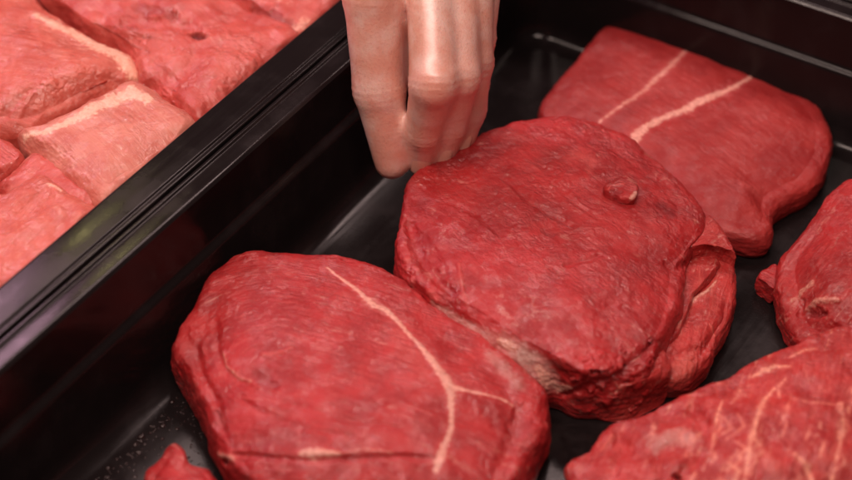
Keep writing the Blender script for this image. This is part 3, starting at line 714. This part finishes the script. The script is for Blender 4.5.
pl = smin(pl, capsule(X, J['thumb'][0][0], wrist, 1.5, 1.9), 0.9)
pl = smin(pl, capsule(X, J['thumb'][1][0], (mcp[1]+wrist)/2, 1.2, 1.5), 0.9)
pl = smin(pl, capsule(X, wrist, arm1, 2.15, 2.6), 1.0)
pl = smin(pl, capsule(X, arm1, arm2, 2.6, 3.2), 1.0)
Fd = smin(Fd, pl, 0.5)
V, Q = surface_nets(Fd, lo, hgr)
del X, Fd, pl, fd, c
e = np.vstack([Q[:, [0, 1]], Q[:, [1, 2]], Q[:, [2, 3]], Q[:, [3, 0]]])
for _ in range(7):
    a = np.zeros_like(V); k = np.zeros(len(V)); np.add.at(a, e[:, 0], V[e[:, 1]]); np.add.at(k, e[:, 0], 1); np.add.at(a, e[:, 1], V[e[:, 0]]); np.add.at(k, e[:, 1], 1)
    V = 0.5*V+0.5*a/k[:, None]
crease = np.zeros(len(V))
for kf, v in J.items():                             # skin folds across the finger joints
    for i in (2, 3):
        p, r = v[i]; ax = v[i+1][0]-v[i-1][0]; ax /= np.linalg.norm(ax); rel = V-p; near = np.linalg.norm(rel, axis=1) < r*1.7
        s = rel@ax; crease += near*(-0.035*np.exp(-(s/0.07)**2)-0.025*np.exp(-((s-0.28)/0.06)**2)-0.025*np.exp(-((s+0.28)/0.06)**2))
cenline = np.array([p for v in J.values() for p, r in v])
dd = np.linalg.norm(V[:, None]-cenline[None], axis=2).argmin(1); dr = V-cenline[dd]; dr /= np.linalg.norm(dr, axis=1)[:, None]
V = V+dr*(crease+0.02*fbm(V*1.2, 3, 77))[:, None]
t = NT('wet skin')
pos = t.attr('cm').outputs['Vector']
n1 = t.noise(pos, 0.9, 4, 0.6); n2 = t.noise(pos, 9, 4, 0.6); n3 = t.noise(pos, 28, 2, 0.6)
c = t.mix(t.ramp(n1, 0.35, 0.65), (0.86, 0.42, 0.32), (0.93, 0.60, 0.51))
c = t.mix(t.mul(t.ramp(n2, 0.5, 0.75), 0.35), c, (0.58, 0.16, 0.11))
c = t.mix(t.mul(t.attr('flush').outputs['Fac'], 0.75), c, (0.82, 0.27, 0.20))
c = t.mix(t.attr('ring_grey').outputs['Fac'], c, (0.34, 0.20, 0.18))  # greyer, darker tone around the ring finger joints
t.l(c, t.b.inputs['Base Color']); t.b.inputs['Roughness'].default_value = 0.42
t.l(t.bump(n3, 0.0002, 0.5, t.bump(n2, 0.0004, 0.5)), t.b.inputs['Normal'])
t.b.inputs['Subsurface Weight'].default_value = 0.3; t.b.inputs['Subsurface Radius'].default_value = (1, 0.35, 0.2)
t.b.inputs['Subsurface Scale'].default_value = 0.006
t.b.inputs['Coat Weight'].default_value = 1.0; t.b.inputs['Coat Roughness'].default_value = 0.36; t.b.inputs['Coat IOR'].default_value = 1.8
skin = t.m
rp_, _ = J['ring'][3]; ring_grey = np.clip(0.75*np.exp(-(np.linalg.norm(V-rp_, axis=1)/1.1)**2)+0.35*np.exp(-(np.linalg.norm(V-J['ring'][2][0], axis=1)/1.5)**2), 0, 1)
flush = np.zeros(len(V))
for v in J.values():
    for i_, s_ in ((2, 0.9), (3, 0.6), (4, 1.0)): flush = np.maximum(flush, (0.9 if i_ == 4 else 0.7)*np.exp(-(np.linalg.norm(V-v[i_][0], axis=1)/(s_*1.3))**2))
flush = np.clip(flush*(0.8+0.9*fbm(V*1.3, 3, 91)), 0, 1)
hand_root = J['index'][4][0]
hand = make_mesh('person', V, Q, skin, None, {'cm': V.copy(), 'ring_grey': ring_grey, 'flush': flush}, origin=hand_root)
tag(hand, 'bare hand of a person reaching down, fingers pinched behind the thick round steak', 'person')
nailm = simple('nail', (0.76, 0.38, 0.29), 0.25)
def nail(kf, wdt):
    (p3, r3), (p4, r4) = J[kf][3], J[kf][4]
    ax = p4-p3; ax /= np.linalg.norm(ax); view = CAM-p4; view /= np.linalg.norm(view)
    out = view-ax*(view@ax); out /= np.linalg.norm(out); sd = np.cross(ax, out)
    c = p4-ax*0.15; Vn = []; m = 13
    for i in range(m):
        for j in range(m):
            a = (i/(m-1)*2-1); b = (j/(m-1)*2-1); b2 = b*math.sqrt(max(0, 1-0.35*a*a)); a2 = a*math.sqrt(max(0, 1-0.3*b*b))
            ang = b2*wdt; rad = r4+0.035-0.05*(a2**4+b2**4)*0.6
            Vn.append(c+ax*a2*0.52+rad*(math.cos(ang)*out+math.sin(ang)*sd))
    Vn = np.array(Vn); q = np.array([[i*m+j, i*m+j+1, (i+1)*m+j+1, (i+1)*m+j] for i in range(m-1) for j in range(m-1)])
    o = make_mesh('fingernail', Vn, q, nailm, hand, origin=hand_root)
    md = o.modifiers.new('thickness', 'SOLIDIFY'); md.thickness = 0.0004
for kf, wdt in (('index', 0.85), ('middle', 0.85), ('ring', 0.8), ('little', 0.8)): nail(kf, wdt)

# ------------------------------------------------------------------ meat juice on the tray floor
rng = np.random.RandomState(3)
def droplets(name, spots, mat, label):
    vs, qs, k0 = [], [], 0
    for (c, r, h) in spots:
        na, nr = 10, 4; st_ = rng.uniform(0.6, 1.0); ro = rng.uniform(0, 3.14)
        base = [(c[0], c[1], c[2]+h)]
        for i in range(1, nr+1):
            q = i/nr
            for j in range(na):
                a = 2*math.pi*j/na; x = math.cos(a)*r*q; y = math.sin(a)*r*q*st_
                base.append((c[0]+x*math.cos(ro)-y*math.sin(ro), c[1]+x*math.sin(ro)+y*math.cos(ro), c[2]+h*math.sqrt(max(0, 1-q*q))-0.003))
        vs += base
        for j in range(na):
            qs.append((k0, k0+1+j, k0+1+(j+1) % na, k0+1+(j+1) % na))
        for i in range(nr-1):
            for j in range(na):
                a = k0+1+i*na+j; b = k0+1+i*na+(j+1) % na
                qs.append((a, a+na, b+na, b))
        k0 += len(base)
    qs = np.array(qs); tri = qs[qs[:, 2] == qs[:, 3]][:, :3]; qd = qs[qs[:, 2] != qs[:, 3]]
    o = make_mesh(name, np.array(vs), [tri, qd], mat)
    return tag(o, label, 'liquid', kind='stuff')
t = NT('meat juice'); t.b.inputs['Base Color'].default_value = (0.02, 0.008, 0.008, 1); t.b.inputs['Roughness'].default_value = 0.06
t.b.inputs['Specular IOR Level'].default_value = 0.6
spots = []
for k in range(520):
    q = rng.rand()
    px_ = 55+q*120+rng.normal()*16; py_ = 492-q*95+rng.normal()*16
    p = P(px_, py_, 0.0)
    if p@Ud < -3.2: continue
    r = abs(rng.normal())*0.045+0.014
    spots.append((p, r, r*0.5))
for k in range(90):
    p = P(rng.uniform(185, 215), rng.uniform(400, 478), 0.0); r = abs(rng.normal())*0.03+0.01; spots.append((p, r, r*0.5))
for k in range(60):
    p = P(rng.uniform(250, 850), rng.uniform(160, 470), 0.0)
    if p@Ud < -3 or p@Vd > 14: continue
    r = abs(rng.normal())*0.02+0.01; spots.append((p, r, r*0.5))
droplets('juice_droplets', spots, t.m, 'tiny droplets of meat juice scattered over the black tray floor')
